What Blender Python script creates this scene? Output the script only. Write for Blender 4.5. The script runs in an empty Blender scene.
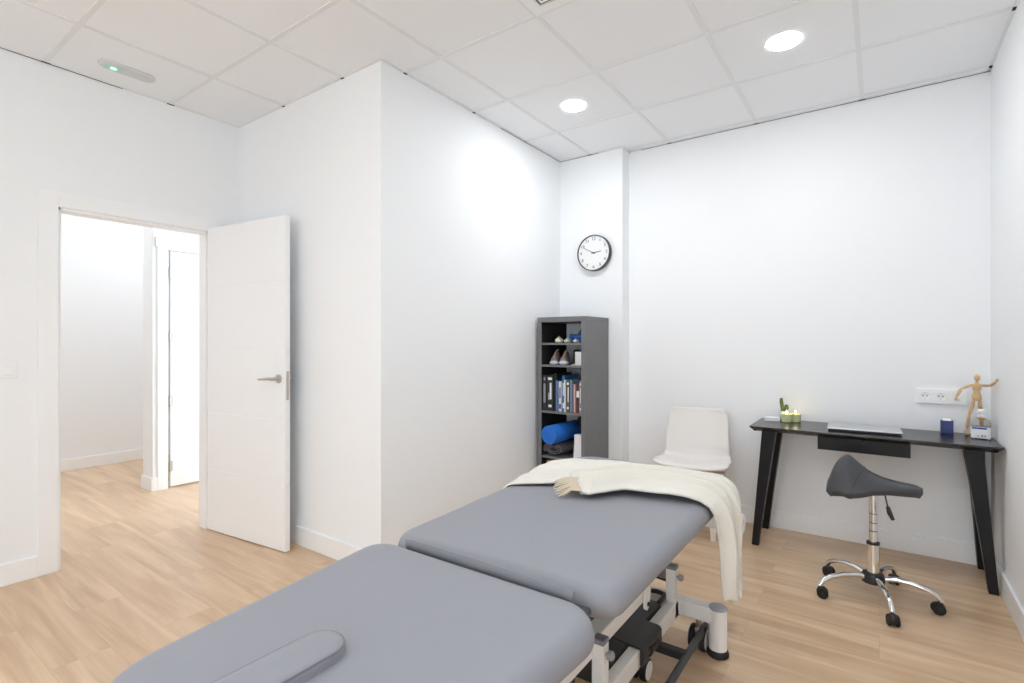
import bpy, bmesh, math, random
from mathutils import Vector, Matrix
PI = math.pi
SC = bpy.context.scene
COL = SC.collection
rnd = random.Random(7)

# ------------------------------------------------------------------ materials
def mat(name, col, rough=0.5, metal=0.0, spec=0.5, coat=0.0, emit=None, estr=0.0, trans=0.0, ior=1.45, sheen=0.0, bump=None):
    m = bpy.data.materials.new(name); m.use_nodes = True
    nt = m.node_tree; b = nt.nodes['Principled BSDF']
    b.inputs['Base Color'].default_value = (*col, 1)
    b.inputs['Roughness'].default_value = rough
    b.inputs['Metallic'].default_value = metal
    b.inputs['Specular IOR Level'].default_value = spec
    b.inputs['Coat Weight'].default_value = coat
    b.inputs['IOR'].default_value = ior
    b.inputs['Transmission Weight'].default_value = trans
    b.inputs['Sheen Weight'].default_value = sheen
    if emit:
        b.inputs['Emission Color'].default_value = (*emit, 1)
        b.inputs['Emission Strength'].default_value = estr
    if bump:
        sc, st, dist = bump[:3]
        tc = nt.nodes.new('ShaderNodeTexCoord'); n = nt.nodes.new('ShaderNodeTexNoise')
        mp = nt.nodes.new('ShaderNodeMapping')
        if len(bump) > 3: mp.inputs['Scale'].default_value = bump[3]
        n.inputs['Scale'].default_value = sc; n.inputs['Detail'].default_value = 4
        bp = nt.nodes.new('ShaderNodeBump'); bp.inputs['Strength'].default_value = st; bp.inputs['Distance'].default_value = dist
        nt.links.new(tc.outputs['Object'], mp.inputs['Vector']); nt.links.new(mp.outputs['Vector'], n.inputs['Vector'])
        nt.links.new(n.outputs['Fac'], bp.inputs['Height']); nt.links.new(bp.outputs['Normal'], b.inputs['Normal'])
    return m

def noisy(m, c1, c2, scale, mapscale=(1, 1, 1), lo=0.3, hi=0.7):
    """mottle the base colour between two tones of the same material"""
    nt = m.node_tree; b = nt.nodes['Principled BSDF']
    tc = nt.nodes.new('ShaderNodeTexCoord'); mp = nt.nodes.new('ShaderNodeMapping'); mp.inputs['Scale'].default_value = mapscale
    n = nt.nodes.new('ShaderNodeTexNoise'); n.inputs['Scale'].default_value = scale; n.inputs['Detail'].default_value = 5
    r = nt.nodes.new('ShaderNodeValToRGB')
    r.color_ramp.elements[0].position = lo; r.color_ramp.elements[0].color = (*c1, 1)
    r.color_ramp.elements[1].position = hi; r.color_ramp.elements[1].color = (*c2, 1)
    L = nt.links.new
    L(tc.outputs['Object'], mp.inputs['Vector']); L(mp.outputs['Vector'], n.inputs['Vector'])
    L(n.outputs['Fac'], r.inputs['Fac']); L(r.outputs['Color'], b.inputs['Base Color'])
    return m

M = {}
M['wall'] = mat('wall_paint', (.885, .90, .915), .85, spec=.2, bump=(420, .05, .002))
M['hallwall'] = M['wall']
M['ceil'] = mat('ceiling_tile', (.875, .895, .915), .9, spec=.15, bump=(260, .12, .002))
M['tbar'] = mat('ceiling_bar', (.80, .81, .82), .5)
M['gap'] = mat('dark_gap', (.03, .028, .025), .9)
M['white'] = mat('white_lacquer', (.90, .91, .92), .35)
M['base'] = mat('white_skirting', (.91, .92, .93), .4)
M['plastic'] = mat('white_plastic', (.90, .905, .91), .3)
M['plastic_grey'] = mat('pale_grey_plastic', (.66, .67, .68), .35)
M['steel'] = mat('brushed_steel', (.55, .53, .50), .32, 1)
M['chrome'] = mat('chrome', (.82, .82, .82), .08, 1)
M['vinyl'] = mat('grey_vinyl', (.285, .292, .325), .46, spec=.45, bump=(900, .05, .001))
M['vinyl_dark'] = mat('dark_grey_vinyl', (.08, .083, .092), .45, spec=.4)
M['vinyl_strip'] = mat('mid_grey_vinyl', (.23, .235, .26), .46, spec=.45)
M['vinyl_seat'] = mat('charcoal_vinyl', (.055, .057, .064), .42, spec=.45, bump=(700, .05, .001))
M['frame'] = mat('cream_powder_coat', (.86, .845, .82), .4)
M['capgrey'] = mat('grey_cap', (.22, .225, .25), .5)
M['knob'] = mat('grey_knob', (.36, .36, .40), .45)
M['blackp'] = mat('black_plastic', (.022, .022, .023), .45)
M['ctrl'] = mat('charcoal_plastic', (.035, .034, .034), .42)
M['ctrl2'] = mat('black_gloss_mark', (.012, .012, .012), .25)
M['bar'] = mat('grey_steel_bar', (.06, .063, .07), .45)
M['rubber'] = mat('black_rubber', (.012, .012, .013), .6)
M['wheel'] = mat('grey_wheel', (.42, .41, .40), .5)
M['blackwood'] = noisy(mat('black_stained_wood', (.02, .019, .02), .42, spec=.3), (.008, .007, .008), (.013, .0115, .013), 6, (2, 40, 40))
M['desktop'] = noisy(mat('black_desk_top', (.03, .029, .031), .27, spec=.6), (.018, .017, .018), (.030, .028, .030), 6, (2, 60, 2))
M['shelf'] = noisy(mat('dark_grey_laminate', (.06, .06, .062), .5), (.165, .165, .172), (.185, .185, .193), 4, (30, 30, 2))
M['chair'] = mat('off_white_shell', (.80, .77, .74), .5, bump=(500, .06, .001))
M['throw'] = mat('cream_wool', (.82, .795, .725), .95, spec=.1, sheen=.3, bump=(330, .5, .004, (1, 3, 1)))
M['fringe'] = mat('cream_fringe', (.70, .62, .48), .95, spec=.1)
M['fringe_dark'] = mat('brown_fringe_knots', (.16, .13, .09), .95, spec=.1)
M['silver'] = mat('silver_aluminium', (.62, .62, .63), .38, .75)
M['dark_alu'] = mat('dark_laptop_body', (.03, .03, .032), .4)
M['blue'] = mat('navy_plastic', (.022, .042, .17), .4)
M['foam'] = mat('blue_foam', (.02, .16, .62), .7, bump=(200, .15, .002))
M['foam_dark'] = mat('dark_blue_plastic', (.008, .014, .11), .45)
M['foam_bright'] = mat('bright_blue_plastic', (.015, .10, .42), .45)
M['towel'] = mat('grey_towel', (.10, .095, .11), .95, spec=.1, bump=(300, .5, .003))
M['towel_edge'] = mat('towel_edge', (.30, .29, .32), .95, spec=.1)
M['maple'] = noisy(mat('pale_wood', (.62, .42, .23), .5), (.60, .39, .20), (.70, .48, .27), 40, (1, 1, .2))
M['glass'] = mat('clear_plastic', (.97, .98, .98), .05, trans=1.0, ior=1.07)
M['gel'] = mat('clear_gel', (.93, .95, .96), .05, trans=1.0, ior=1.34)
M['label'] = mat('white_label', (.85, .85, .87), .5)
M['labelblue'] = mat('blue_print', (.02, .035, .33), .5)
M['labelgrey'] = mat('grey_print', (.30, .31, .34), .6)
M['paper'] = mat('white_paper', (.86, .86, .85), .8)
M['wax'] = mat('green_wax', (.56, .60, .32), .5, spec=.4, coat=.5)
M['waxtop'] = mat('pale_wax', (.80, .76, .48), .5)
M['flame'] = mat('flame', (1, .8, .4), .5, emit=(1, .72, .32), estr=14)
M['pot'] = mat('white_ceramic', (.84, .83, .82), .35)
M['cactus'] = noisy(mat('cactus_green', (.10, .16, .04), .6), (.07, .11, .025), (.17, .22, .06), 60)
M['soil'] = mat('dark_soil', (.05, .035, .025), .95)
M['cork'] = mat('cardboard', (.48, .34, .20), .85)
M['clockface'] = mat('clock_face', (.86, .86, .86), .5)
M['clockrim'] = mat('dark_grey_metal_rim', (.10, .10, .105), .35, .6)
M['ink'] = mat('black_ink', (.03, .03, .03), .6)
M['led'] = mat('green_led', (.1, .9, .5), .4, emit=(.12, 1, .5), estr=3.6)
M['ledsoft'] = mat('green_tinted_lens', (.50, .72, .62), .4)
M['lamp'] = mat('lamp_diffuser', (1, 1, 1), .5, emit=(.93, .965, 1), estr=66)
M['hall_fill'] = mat('hall_fill_glow', (1, 1, 1), .5, emit=(.94, .97, 1), estr=4.2)  # glow of the unseen fill panels in the hall
M['shoe'] = mat('grey_mesh_fabric', (.22, .22, .24), .85, bump=(400, .4, .002))
M['sole'] = mat('pale_rubber_sole', (.52, .52, .58), .6)
M['orange'] = mat('orange_lace', (.72, .34, .14), .7)
M['whitelace'] = mat('white_strap', (.82, .82, .82), .6)
M['cream'] = mat('cream_ceramic', (.80, .76, .66), .5)
M['yellow'] = mat('ochre_ceramic', (.50, .34, .10), .5)
M['peach'] = mat('peach_ceramic', (.62, .42, .32), .5)
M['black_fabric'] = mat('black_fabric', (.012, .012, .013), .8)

def floor_material():
    m = bpy.data.materials.new('oak_laminate'); m.use_nodes = True
    nt = m.node_tree; b = nt.nodes['Principled BSDF']; N = nt.nodes.new; L = nt.links.new
    tc = N('ShaderNodeTexCoord')
    br = N('ShaderNodeTexBrick'); br.offset = .37; br.offset_frequency = 2
    br.inputs['Scale'].default_value = 1; br.inputs['Brick Width'].default_value = 1.28; br.inputs['Row Height'].default_value = .192
    br.inputs['Mortar Size'].default_value = .0006; br.inputs['Mortar Smooth'].default_value = .3; br.inputs['Bias'].default_value = 0
    br.inputs['Color1'].default_value = (0, 0, 0, 1); br.inputs['Color2'].default_value = (1, 1, 1, 1); br.inputs['Mortar'].default_value = (.5, .5, .5, 1)
    L(tc.outputs['Object'], br.inputs['Vector'])
    # grain runs along X, and differs plank to plank
    add = N('ShaderNodeVectorMath'); add.operation = 'MULTIPLY_ADD'
    sep = N('ShaderNodeCombineXYZ'); L(br.outputs['Color'], sep.inputs['X']); L(br.outputs['Color'], sep.inputs['Z'])
    add.inputs[1].default_value = (7, 1, 9); L(sep.outputs['Vector'], add.inputs[0]); L(tc.outputs['Object'], add.inputs[2])
    mp = N('ShaderNodeMapping'); mp.inputs['Scale'].default_value = (.9, 9, 1); L(add.outputs['Vector'], mp.inputs['Vector'])
    n1 = N('ShaderNodeTexNoise'); n1.inputs['Scale'].default_value = 1.6; n1.inputs['Detail'].default_value = 7; n1.inputs['Distortion'].default_value = .6
    L(mp.outputs['Vector'], n1.inputs['Vector'])
    mp2 = N('ShaderNodeMapping'); mp2.inputs['Scale'].default_value = (2.5, 70, 1); L(add.outputs['Vector'], mp2.inputs['Vector'])
    n2 = N('ShaderNodeTexNoise'); n2.inputs['Scale'].default_value = 1.5; n2.inputs['Detail'].default_value = 4
    L(mp2.outputs['Vector'], n2.inputs['Vector'])
    r1 = N('ShaderNodeValToRGB'); e = r1.color_ramp.elements
    e[0].position = .30; e[0].color = (.60, .395, .235, 1); e[1].position = .72; e[1].color = (.85, .63, .42, 1)
    L(n1.outputs['Fac'], r1.inputs['Fac'])
    mx = N('ShaderNodeMix'); mx.data_type = 'RGBA'; mx.blend_type = 'MULTIPLY'; mx.inputs[0].default_value = .22
    L(r1.outputs['Color'], mx.inputs[6]); L(n2.outputs['Fac'], mx.inputs[7])
    mx2 = N('ShaderNodeMix'); mx2.data_type = 'RGBA'; mx2.blend_type = 'MIX'
    mul = N('ShaderNodeMath'); mul.operation = 'MULTIPLY'; mul.inputs[1].default_value = .16
    L(br.outputs['Color'], mul.inputs[0]); L(mul.outputs[0], mx2.inputs[0])
    L(mx.outputs[2], mx2.inputs[6]); mx2.inputs[7].default_value = (.82, .60, .395, 1)
    mx3 = N('ShaderNodeMix'); mx3.data_type = 'RGBA'; mx3.blend_type = 'MIX'
    L(br.outputs['Fac'], mx3.inputs[0]); L(mx2.outputs[2], mx3.inputs[6]); mx3.inputs[7].default_value = (.47, .31, .185, 1)
    L(mx3.outputs[2], b.inputs['Base Color'])
    b.inputs['Roughness'].default_value = .32; b.inputs['Specular IOR Level'].default_value = .45
    return m
M['floor'] = floor_material()

# ------------------------------------------------------------------ mesh builder
class MB:
    def __init__(s): s.bm = bmesh.new(); s.mi = 0
    def merge(s, t, mtx=None):
        if mtx is not None: t.transform(mtx)
        for f in t.faces: f.material_index = s.mi
        me = bpy.data.meshes.new('tmp'); t.to_mesh(me); t.free()
        s.bm.from_mesh(me); bpy.data.meshes.remove(me); return s
    def box(s, x0, x1, y0, y1, z0, z1, bev=0.0, seg=2, mtx=None):
        t = bmesh.new(); bmesh.ops.create_cube(t, size=1)
        t.transform(Matrix.Translation(((x0+x1)/2, (y0+y1)/2, (z0+z1)/2)) @ Matrix.Diagonal((abs(x1-x0), abs(y1-y0), abs(z1-z0), 1)))
        if bev: bmesh.ops.bevel(t, geom=list(t.edges), offset=bev, segments=seg, profile=.5, affect='EDGES')
        return s.merge(t, mtx)
    def cyl(s, p0, p1, r0, r1=None, n=24, bev=0.0, caps=True):
        r1 = r0 if r1 is None else r1
        p0, p1 = Vector(p0), Vector(p1); d = p1-p0
        t = bmesh.new(); bmesh.ops.create_cone(t, cap_ends=caps, segments=n, radius1=r0, radius2=r1, depth=d.length)
        if bev:
            ed = [e for e in t.edges if len(e.link_faces) == 2 and any(len(f.verts) > 4 for f in e.link_faces)]
            bmesh.ops.bevel(t, geom=ed, offset=bev, segments=2, profile=.5, affect='EDGES')
        q = d.to_track_quat('Z', 'Y').to_matrix().to_4x4()
        return s.merge(t, Matrix.Translation((p0+p1)/2) @ q)
    def ball(s, c, r, sc=(1, 1, 1), u=20, v=12, rot=None):
        t = bmesh.new(); bmesh.ops.create_uvsphere(t, u_segments=u, v_segments=v, radius=r)
        mt = Matrix.Translation(c)
        if rot is not None: mt = mt @ rot
        return s.merge(t, mt @ Matrix.Diagonal((*sc, 1)))
    def loft(s, rings, cap0=True, cap1=True, closed=True):
        t = bmesh.new(); R = [[t.verts.new(p) for p in r] for r in rings]; n = len(R[0])
        for a, b in zip(R, R[1:]):
            for i in range(n if closed else n-1):
                j = (i+1) % n; t.faces.new((a[i], a[j], b[j], b[i]))
        if cap0: t.faces.new(R[0][::-1])
        if cap1: t.faces.new(R[-1])
        bmesh.ops.recalc_face_normals(t, faces=t.faces)
        return s.merge(t)
    def lathe(s, prof, c=(0, 0, 0), n=28, axis='Z', cap0=True, cap1=True):
        rings = []
        for r, z in prof:
            ring = []
            for k in range(n):
                a = 2*PI*k/n; x, y = r*math.cos(a), r*math.sin(a)
                p = {'Z': (x, y, z), 'X': (z, x, y), 'Y': (x, z, y)}[axis]
                ring.append(Vector(p)+Vector(c))
            rings.append(ring)
        return s.loft(rings, cap0, cap1)
    def tube(s, pts, rad, n=10, rad_fn=None, caps=True, flat=1.0, up=(0, 0, 1)):
        pts = [Vector(p) for p in pts]; rings = []
        N = len(pts); prev = None
        for i, p in enumerate(pts):
            t = (pts[min(i+1, N-1)]-pts[max(i-1, 0)]).normalized()
            if prev is None:
                a = Vector(up).cross(t)
                if a.length < 1e-3: a = Vector((1, 0, 0)).cross(t)
            else: a = prev - t*prev.dot(t)
            a.normalize(); b = t.cross(a); prev = a
            r = rad if rad_fn is None else rad_fn(i/(N-1))
            rings.append([p + a*math.cos(2*PI*k/n)*r + b*math.sin(2*PI*k/n)*r*flat for k in range(n)])
        return s.loft(rings, caps, caps)
    def prism(s, pts2, a0, a1, plane='XY', bev=0.0):
        def P(u, v, w): return {'XY': (u, v, w), 'XZ': (u, w, v), 'YZ': (w, u, v)}[plane]
        t = bmesh.new()
        A = [t.verts.new(P(u, v, a0)) for u, v in pts2]; B = [t.verts.new(P(u, v, a1)) for u, v in pts2]
        n = len(A)
        for i in range(n): t.faces.new((A[i], A[(i+1) % n], B[(i+1) % n], B[i]))
        t.faces.new(A[::-1]); t.faces.new(B)
        bmesh.ops.recalc_face_normals(t, faces=t.faces)
        if bev: bmesh.ops.bevel(t, geom=list(t.edges), offset=bev, segments=2, profile=.5, affect='EDGES')
        return s.merge(t)
    def grid(s, rows):
        t = bmesh.new(); R = [[t.verts.new(p) for p in r] for r in rows]
        for a, b in zip(R, R[1:]):
            for i in range(len(a)-1): t.faces.new((a[i], a[i+1], b[i+1], b[i]))
        bmesh.ops.recalc_face_normals(t, faces=t.faces)
        return s.merge(t)
    def build(s, name, mats, parent=None, smooth=False, at=None, angle=40):
        """at: world point taken as the object's origin (geometry given in world coordinates)"""
        if at is None and parent is not None and parent.get('_w'): at = tuple(parent['_w'])
        elif at is None and parent is not None and parent.parent is not None and parent.parent.get('_w'): at = tuple(parent.parent['_w'])
        if at is not None: s.bm.transform(Matrix.Translation(-Vector(at)))
        me = bpy.data.meshes.new(name); s.bm.to_mesh(me); s.bm.free()
        for m in (mats if isinstance(mats, (list, tuple)) else [mats]): me.materials.append(m)
        if smooth:
            for p in me.polygons: p.use_smooth = True
            me.set_sharp_from_angle(angle=math.radians(angle))
        o = bpy.data.objects.new(name, me); COL.objects.link(o)
        if parent is not None: o.parent = parent
        elif at is not None: o.location = at
        return o

def tag(o, label, cat, group=None):
    o['label'] = label; o['category'] = cat
    if group: o['group'] = group
    return o
def thing(name, label, cat, loc, rz=0.0, group=None, world=False):
    o = bpy.data.objects.new(name, None); COL.objects.link(o)
    o.location = loc; o.rotation_euler = (0, 0, rz); o.empty_display_size = .1
    if world: o['_w'] = tuple(loc)
    return tag(o, label, cat, group)
def struct(o): o['kind'] = 'structure'; return o
def text_mb(txt, size, mtx, depth=.0006, align='CENTER'):
    cu = bpy.data.curves.new('txt', 'FONT'); cu.body = txt; cu.size = size; cu.extrude = depth
    cu.align_x = align; cu.align_y = 'CENTER'; cu.resolution_u = 3
    o = bpy.data.objects.new('txt', cu); COL.objects.link(o)
    me = o.to_mesh(); t = bmesh.new(); t.from_mesh(me); o.to_mesh_clear()
    bpy.data.objects.remove(o); bpy.data.curves.remove(cu)
    t.transform(mtx); return t

# ------------------------------------------------------------------ room constants (metres)
XP, YJ, XD, YB, XR, YC, ZC = -2.163, 1.834, -3.651, 3.864, .503, 3.732, 2.754
XPIL = -1.612
YR = -3.2            # the room's unseen front wall line, behind the camera
HX = -6.43           # hall far wall
HB = -4.95           # hall inner wall (with the second door)
HBY = 1.77
D0, D1, DH = .855, 1.627, 1.985   # doorway in the left wall

MB().box(HX-.1, XR+.1, YR, YB+.12, -.1, 0).build('floor', M['floor'])
struct(bpy.data.objects['floor'])
struct(MB().box(XD-.001, XR+.1, YR, YB+.12, ZC, ZC+.08).build('ceiling', M['ceil']))
w = MB()
w.box(XD-.1, XD, YR, D0, 0, ZC).box(XD-.1, XD, D1, YJ+.1, 0, ZC).box(XD-.1, XD, D0, D1, DH, ZC)
struct(w.build('wall_left', M['wall']))
struct(MB().box(XD-.1, XP, YJ, YJ+.1, 0, ZC).build('wall_middle', M['wall']))
struct(MB().box(XP-.1, XP, YJ+.1, YB+.1, 0, ZC).build('wall_partition', M['wall']))
struct(MB().box(XP, XPIL, YC, YB+.05, 0, ZC).build('wall_pillar', M['wall']))
struct(MB().box(XP, XR+.1, YB, YB+.1, 0, ZC).build('wall_back', M['wall']))
struct(MB().box(XR, XR+.1, YR, YB, 0, ZC).build('wall_right', M['wall']))
# unseen front wall added behind the camera, open on its right to steer daylight inside
w = MB(); w.box(XD, -1.15, YR-.1, YR, 0, ZC).box(-1.15, XR, YR-.1, YR, 2.6, ZC)
struct(w.build('wall_front_added', M['wall']))
# the hall beyond the doorway
struct(MB().box(HX-.1, HX, -1.3, 4.1, 0, 2.9).build('wall_hall_far', M['hallwall']))
h = MB(); h.box(HB-.2, HB, HBY, 1.87, 0, 2.9).box(HB-.2, HB, 2.72, 4.0, 0, 2.9).box(HB-.2, HB, 1.87, 2.72, 2.05, 2.9)
struct(h.build('wall_hall_side', M['hallwall']))
struct(MB().box(HX, XD-.1, 4.0, 4.1, 0, 2.9).build('wall_hall_end', M['hallwall']))
struct(MB().box(HX-.1, XD-.1, -1.3, -1.2, 0, 2.9).build('wall_hall_front', M['hallwall']))
struct(MB().box(HX-.1, XD-.1, -1.3, 4.1, 2.9, 2.98).build('ceiling_hall', M['ceil']))
hl = MB()  # glowing ceiling panels added out of view to brighten the hall
hl.box(-4.5, -4.3, -.6, -.4, 2.885, 2.90)
hl.box(-5.9, -5.3, .5, 1.1, 2.885, 2.90).box(-6.1, -5.5, 2.3, 2.9, 2.885, 2.90)
struct(hl.build('ceiling_hall_fill_panels', M['hall_fill']))

# skirtings
bh, bt = .112, .014
def skirt(name, x0, x1, y0, y1): struct(MB().box(x0, x1, y0, y1, 0, bh, .003).build(name, M['base']))
skirt('baseboard_left_front', XD, XD+bt, YR, D0-.086)
skirt('baseboard_left_rear', XD, XD+bt, D1+.086, YJ)
skirt('baseboard_middle', XD, XP+bt, YJ-bt, YJ)
skirt('baseboard_partition', XP, XP+bt, YJ, YC)
skirt('baseboard_pillar', XP+bt, XPIL+bt, YC-bt, YC)
skirt('baseboard_back', XPIL+bt, XR, YB-bt, YB)
skirt('baseboard_right', XR-bt, XR, YR, YB-bt)
skirt('baseboard_hall_far', HX, HX+bt, -1.2, 4.0)
skirt('baseboard_hall_side', HB-.2-bt, HB+bt, HBY-bt, HBY)
skirt('baseboard_hall_corner', HB, HB+bt, HBY, 1.80)

# suspended ceiling: T bars on a 60 cm grid, wall angle, dark notches where bars meet the wall
GX, GY = -2.4867, 3.2018
g = MB()
bw = .0115
def bar_x(y, x0, x1): g.box(x0, x1, y-bw, y+bw, ZC-.004, ZC+.001)
def bar_y(x, y0, y1): g.box(x-bw, x+bw, y0, y1, ZC-.0041, ZC+.001)
ys = [GY-.6*k for k in range(-1, 10)]
xs = [GX+.6*k for k in range(-1, 5)]
for y in ys:
    if y < YR or y > YB: continue
    bar_x(y, XP if y > YJ else XD, XR)
for x in xs:
    if x > XR or x < XD: continue
    bar_y(x, YR, (YB if x > XPIL else YC) if x > XP else YJ)
aw = .014
for (x0, x1, y0, y1) in ((XD, XD+aw, YR, YJ), (XD, XP+aw, YJ-aw, YJ), (XP, XP+aw, YJ, YC), (XP, XPIL, YC-aw, YC),
                         (XPIL, XPIL+aw, YC, YB), (XPIL, XR, YB-aw, YB), (XR-aw, XR, YR, YB)):
    g.box(x0, x1, y0, y1, ZC-.005, ZC+.001)
grid_o = struct(g.build('ceiling_grid', M['tbar']))
g = MB()
for x in xs:
    if XPIL < x < XR: g.box(x-.018, x+.018, YB-.012, YB-.001, ZC-.0075, ZC-.003)
    elif XP < x < XPIL: g.box(x-.014, x+.014, YC-.012, YC-.001, ZC-.0075, ZC-.003)
    elif XD < x < XP: g.box(x-.012, x+.012, YJ-.010, YJ-.001, ZC-.0075, ZC-.003)
for y in ys:
    if YR < y < YJ: g.box(XD+.001, XD+.012, y-.02, y+.02, ZC-.0075, ZC-.003)
    elif YJ < y < YC: g.box(XP+.001, XP+.011, y-.012, y+.012, ZC-.0075, ZC-.003)
    if YR < y < YB: g.box(XR-.014, XR-.001, y-.014, y+.014, ZC-.0075, ZC-.003)
g.box(XD+.0005, XD+.004, .1, 1.15, ZC-.0072, ZC-.0045).box(XPIL+.1, XR, YB-.003, YB-.0005, ZC-.0072, ZC-.0045)
g.box(XP, XP+.35, YC-.003, YC-.0005, ZC-.0072, ZC-.0045).box(XP+.0005, XP+.003, 2.9, YC, ZC-.0072, ZC-.0045)
struct(g.build('ceiling_grid_notches', M['gap'], grid_o))

# ------------------------------------------------------------------ doors
d = bpy.data.objects.new('door_1', None); COL.objects.link(d); d.location = (XD, D1, 0); d['kind'] = 'structure'; d['_w'] = (XD, D1, 0)
f = MB()
cw = .086
for xa, xb in ((XD, XD+.012), (XD-.112, XD-.1)):
    f.box(xa, xb, D0-cw, D0, 0, DH+cw, .002).box(xa, xb, D1, D1+cw, 0, DH+cw, .002).box(xa, xb, D0, D1, DH, DH+cw, .002)
f.box(XD-.1, XD, D0-.001, D0+.012, 0, DH).box(XD-.1, XD, D1-.012, D1+.001, 0, DH).box(XD-.1, XD, D0, D1, DH-.014, DH+.001)
f.build('door_frame', M['white'], d)
# leaf, hinged on the right jamb and standing open into the room
hinge = Vector((XD+.016, D1-.008, 0)); ang = math.radians(6.1)
T = Matrix.Translation(hinge) @ Matrix.Rotation(ang, 4, 'Z')
LW, LT, LB, LH = .782, .035, .006, 2.0
lf = MB()
gz = [.411, .786, 1.204, 1.612]
edges = [LB] + gz + [LH]
for a, b in zip(edges, edges[1:]):          # panels between shallow grooves
    lf.box(0, LW, 0, LT, a+(.0025 if a != LB else 0), b-(.0025 if b != LH else 0), .0012, 1, T)
lf.box(.001, LW-.001, .0025, LT-.0025, LB+.002, LH-.002, 0, 1, T)
leaf = lf.build('door_leaf', M['white'], d)
for sgn, y in ((-1, 0), (1, LT)):
    hd = MB()
    def W(x, yy, z): return T @ Vector((x, yy, z))
    hd.cyl(W(LW-.055, y, 1.03), W(LW-.055, y+sgn*.008, 1.03), .026, n=28, bev=.002)
    hd.tube([W(LW-.055, y+sgn*.006, 1.03), W(LW-.055, y+sgn*.040, 1.03), W(LW-.062, y+sgn*.050, 1.03), W(LW-.085, y+sgn*.052, 1.031), W(LW-.13, y+sgn*.052, 1.028), W(LW-.178, y+sgn*.050, 1.024)], .009, 12,
            rad_fn=lambda t: .0095 if t < .6 else .009-.003*(t-.6)/.4)
    hd.build('handle', M['steel'], leaf, True)
MB().box(LW-.001, LW+.003, .009, LT-.009, .905, 1.075, .0015, 2, T).build('lock_plate', M['steel'], leaf)
for z in (.22, .80, 1.30, 1.80):
    MB().cyl(T @ Vector((-.006, LT+.004, z-.04)), T @ Vector((-.006, LT+.004, z+.04)), .006, n=10).build('hinge', M['steel'], d, True)
# closed door across the hall
d2 = bpy.data.objects.new('door_2', None); COL.objects.link(d2); d2.location = (HB, 2.295, 0); d2['kind'] = 'structure'; d2['_w'] = (HB, 2.295, 0)
f = MB()
f.box(HB, HB+.014, 1.80, 1.88, 0, 2.05, .002).box(HB, HB+.014, 2.71, 2.79, 0, 2.05, .002).box(HB, HB+.03, 1.785, 2.805, 2.05, 2.135, .003)
f.box(HB-.1, HB, 1.868, 1.885, 0, 2.05).box(HB-.1, HB, 2.705, 2.722, 0, 2.05).box(HB-.1, HB, 1.87, 2.72, 2.035, 2.05)
f.build('door_frame', M['white'], d2)
lf = MB()
gz = [.40, .80, 1.2, 1.6]; ed = [.008] + gz + [2.03]
for a, b in zip(ed, ed[1:]): lf.box(HB-.034, HB+.004, 1.902, 2.70, a+.002, b-.002, .0012, 1)
lf.box(HB-.032, HB+.001, 1.903, 2.699, .01, 2.028)
l2 = lf.build('door_leaf', M['white'], d2)
for z in (.187, .744, 1.293, 1.841):
    hg = MB().cyl((HB+.012, 1.894, z-.045), (HB+.012, 1.894, z+.045), .008, n=10).box(HB+.003, HB+.008, 1.874, 1.916, z-.042, z+.042)
    hg.build('hinge', M['steel'], d2, True)
MB().box(HB-.06, HB-.05, 1.883, 1.905, 0, 2.03).build('door_gap', M['gap'], d2)

# ------------------------------------------------------------------ things on the ceiling and walls
def downlight(x, y, label):
    t = thing('ceiling_downlight', label, 'ceiling light', (x, y, ZC), group=None)
    MB().lathe([(.080, -.001), (.080, -.004), (.076, -.006), (.070, -.006), (.0695, -.001)], n=40, cap0=False, cap1=False).build('bezel', M['plastic'], t, True)
    MB().lathe([(.0697, -.001), (.0697, -.0062), (.064, -.0068)], n=40).build('diffuser', M['lamp'], t, True)
    return t
downlight(-.388, 2.895, 'round lit downlight in the ceiling above the black desk side of the room')
downlight(-1.586, 2.905, 'round lit downlight in the ceiling nearer the bookcase and partition wall')

downlight(-.388, .495, 'unseen fill downlight added in the ceiling above the head of the couch, on the desk side')  # this one and the next two are added out of view as fill light
downlight(-1.586, .495, 'unseen fill downlight added in the ceiling above the floor left of the couch head')
downlight(-.388, -.705, 'unseen fill downlight added in the ceiling behind the couch head, nearest the added front opening')

t = thing('emergency_ceiling_light', 'slim rounded emergency light with a green glowing end on the ceiling above the doorway', 'emergency light', (-3.388, 1.092, ZC))
def stadium(L, Wd, n=10):
    r = Wd/2; o = []
    for s, a0 in ((1, -PI/2), (-1, PI/2)):
        for k in range(n+1):
            a = a0 + PI*k/n; o.append((s*(L/2-r)+r*math.cos(a), r*math.sin(a)))
    return o
def stad_y(L, Wd, z, dy=0): return [(y, x+dy, z) for x, y in stadium(L, Wd)]
MB().loft([stad_y(.265, .092, 0), stad_y(.265, .092, -.010), stad_y(.250, .078, -.018)]).build('housing', M['plastic_grey'], t, True)
MB().loft([stad_y(.10, .060, -.017, -.066), stad_y(.095, .055, -.021, -.066)]).build('lens', M['ledsoft'], t, True)
MB().ball((.0, -.066, -.020), .012, (1, 1.2, .35)).build('green_led', M['led'], t, True)

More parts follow.
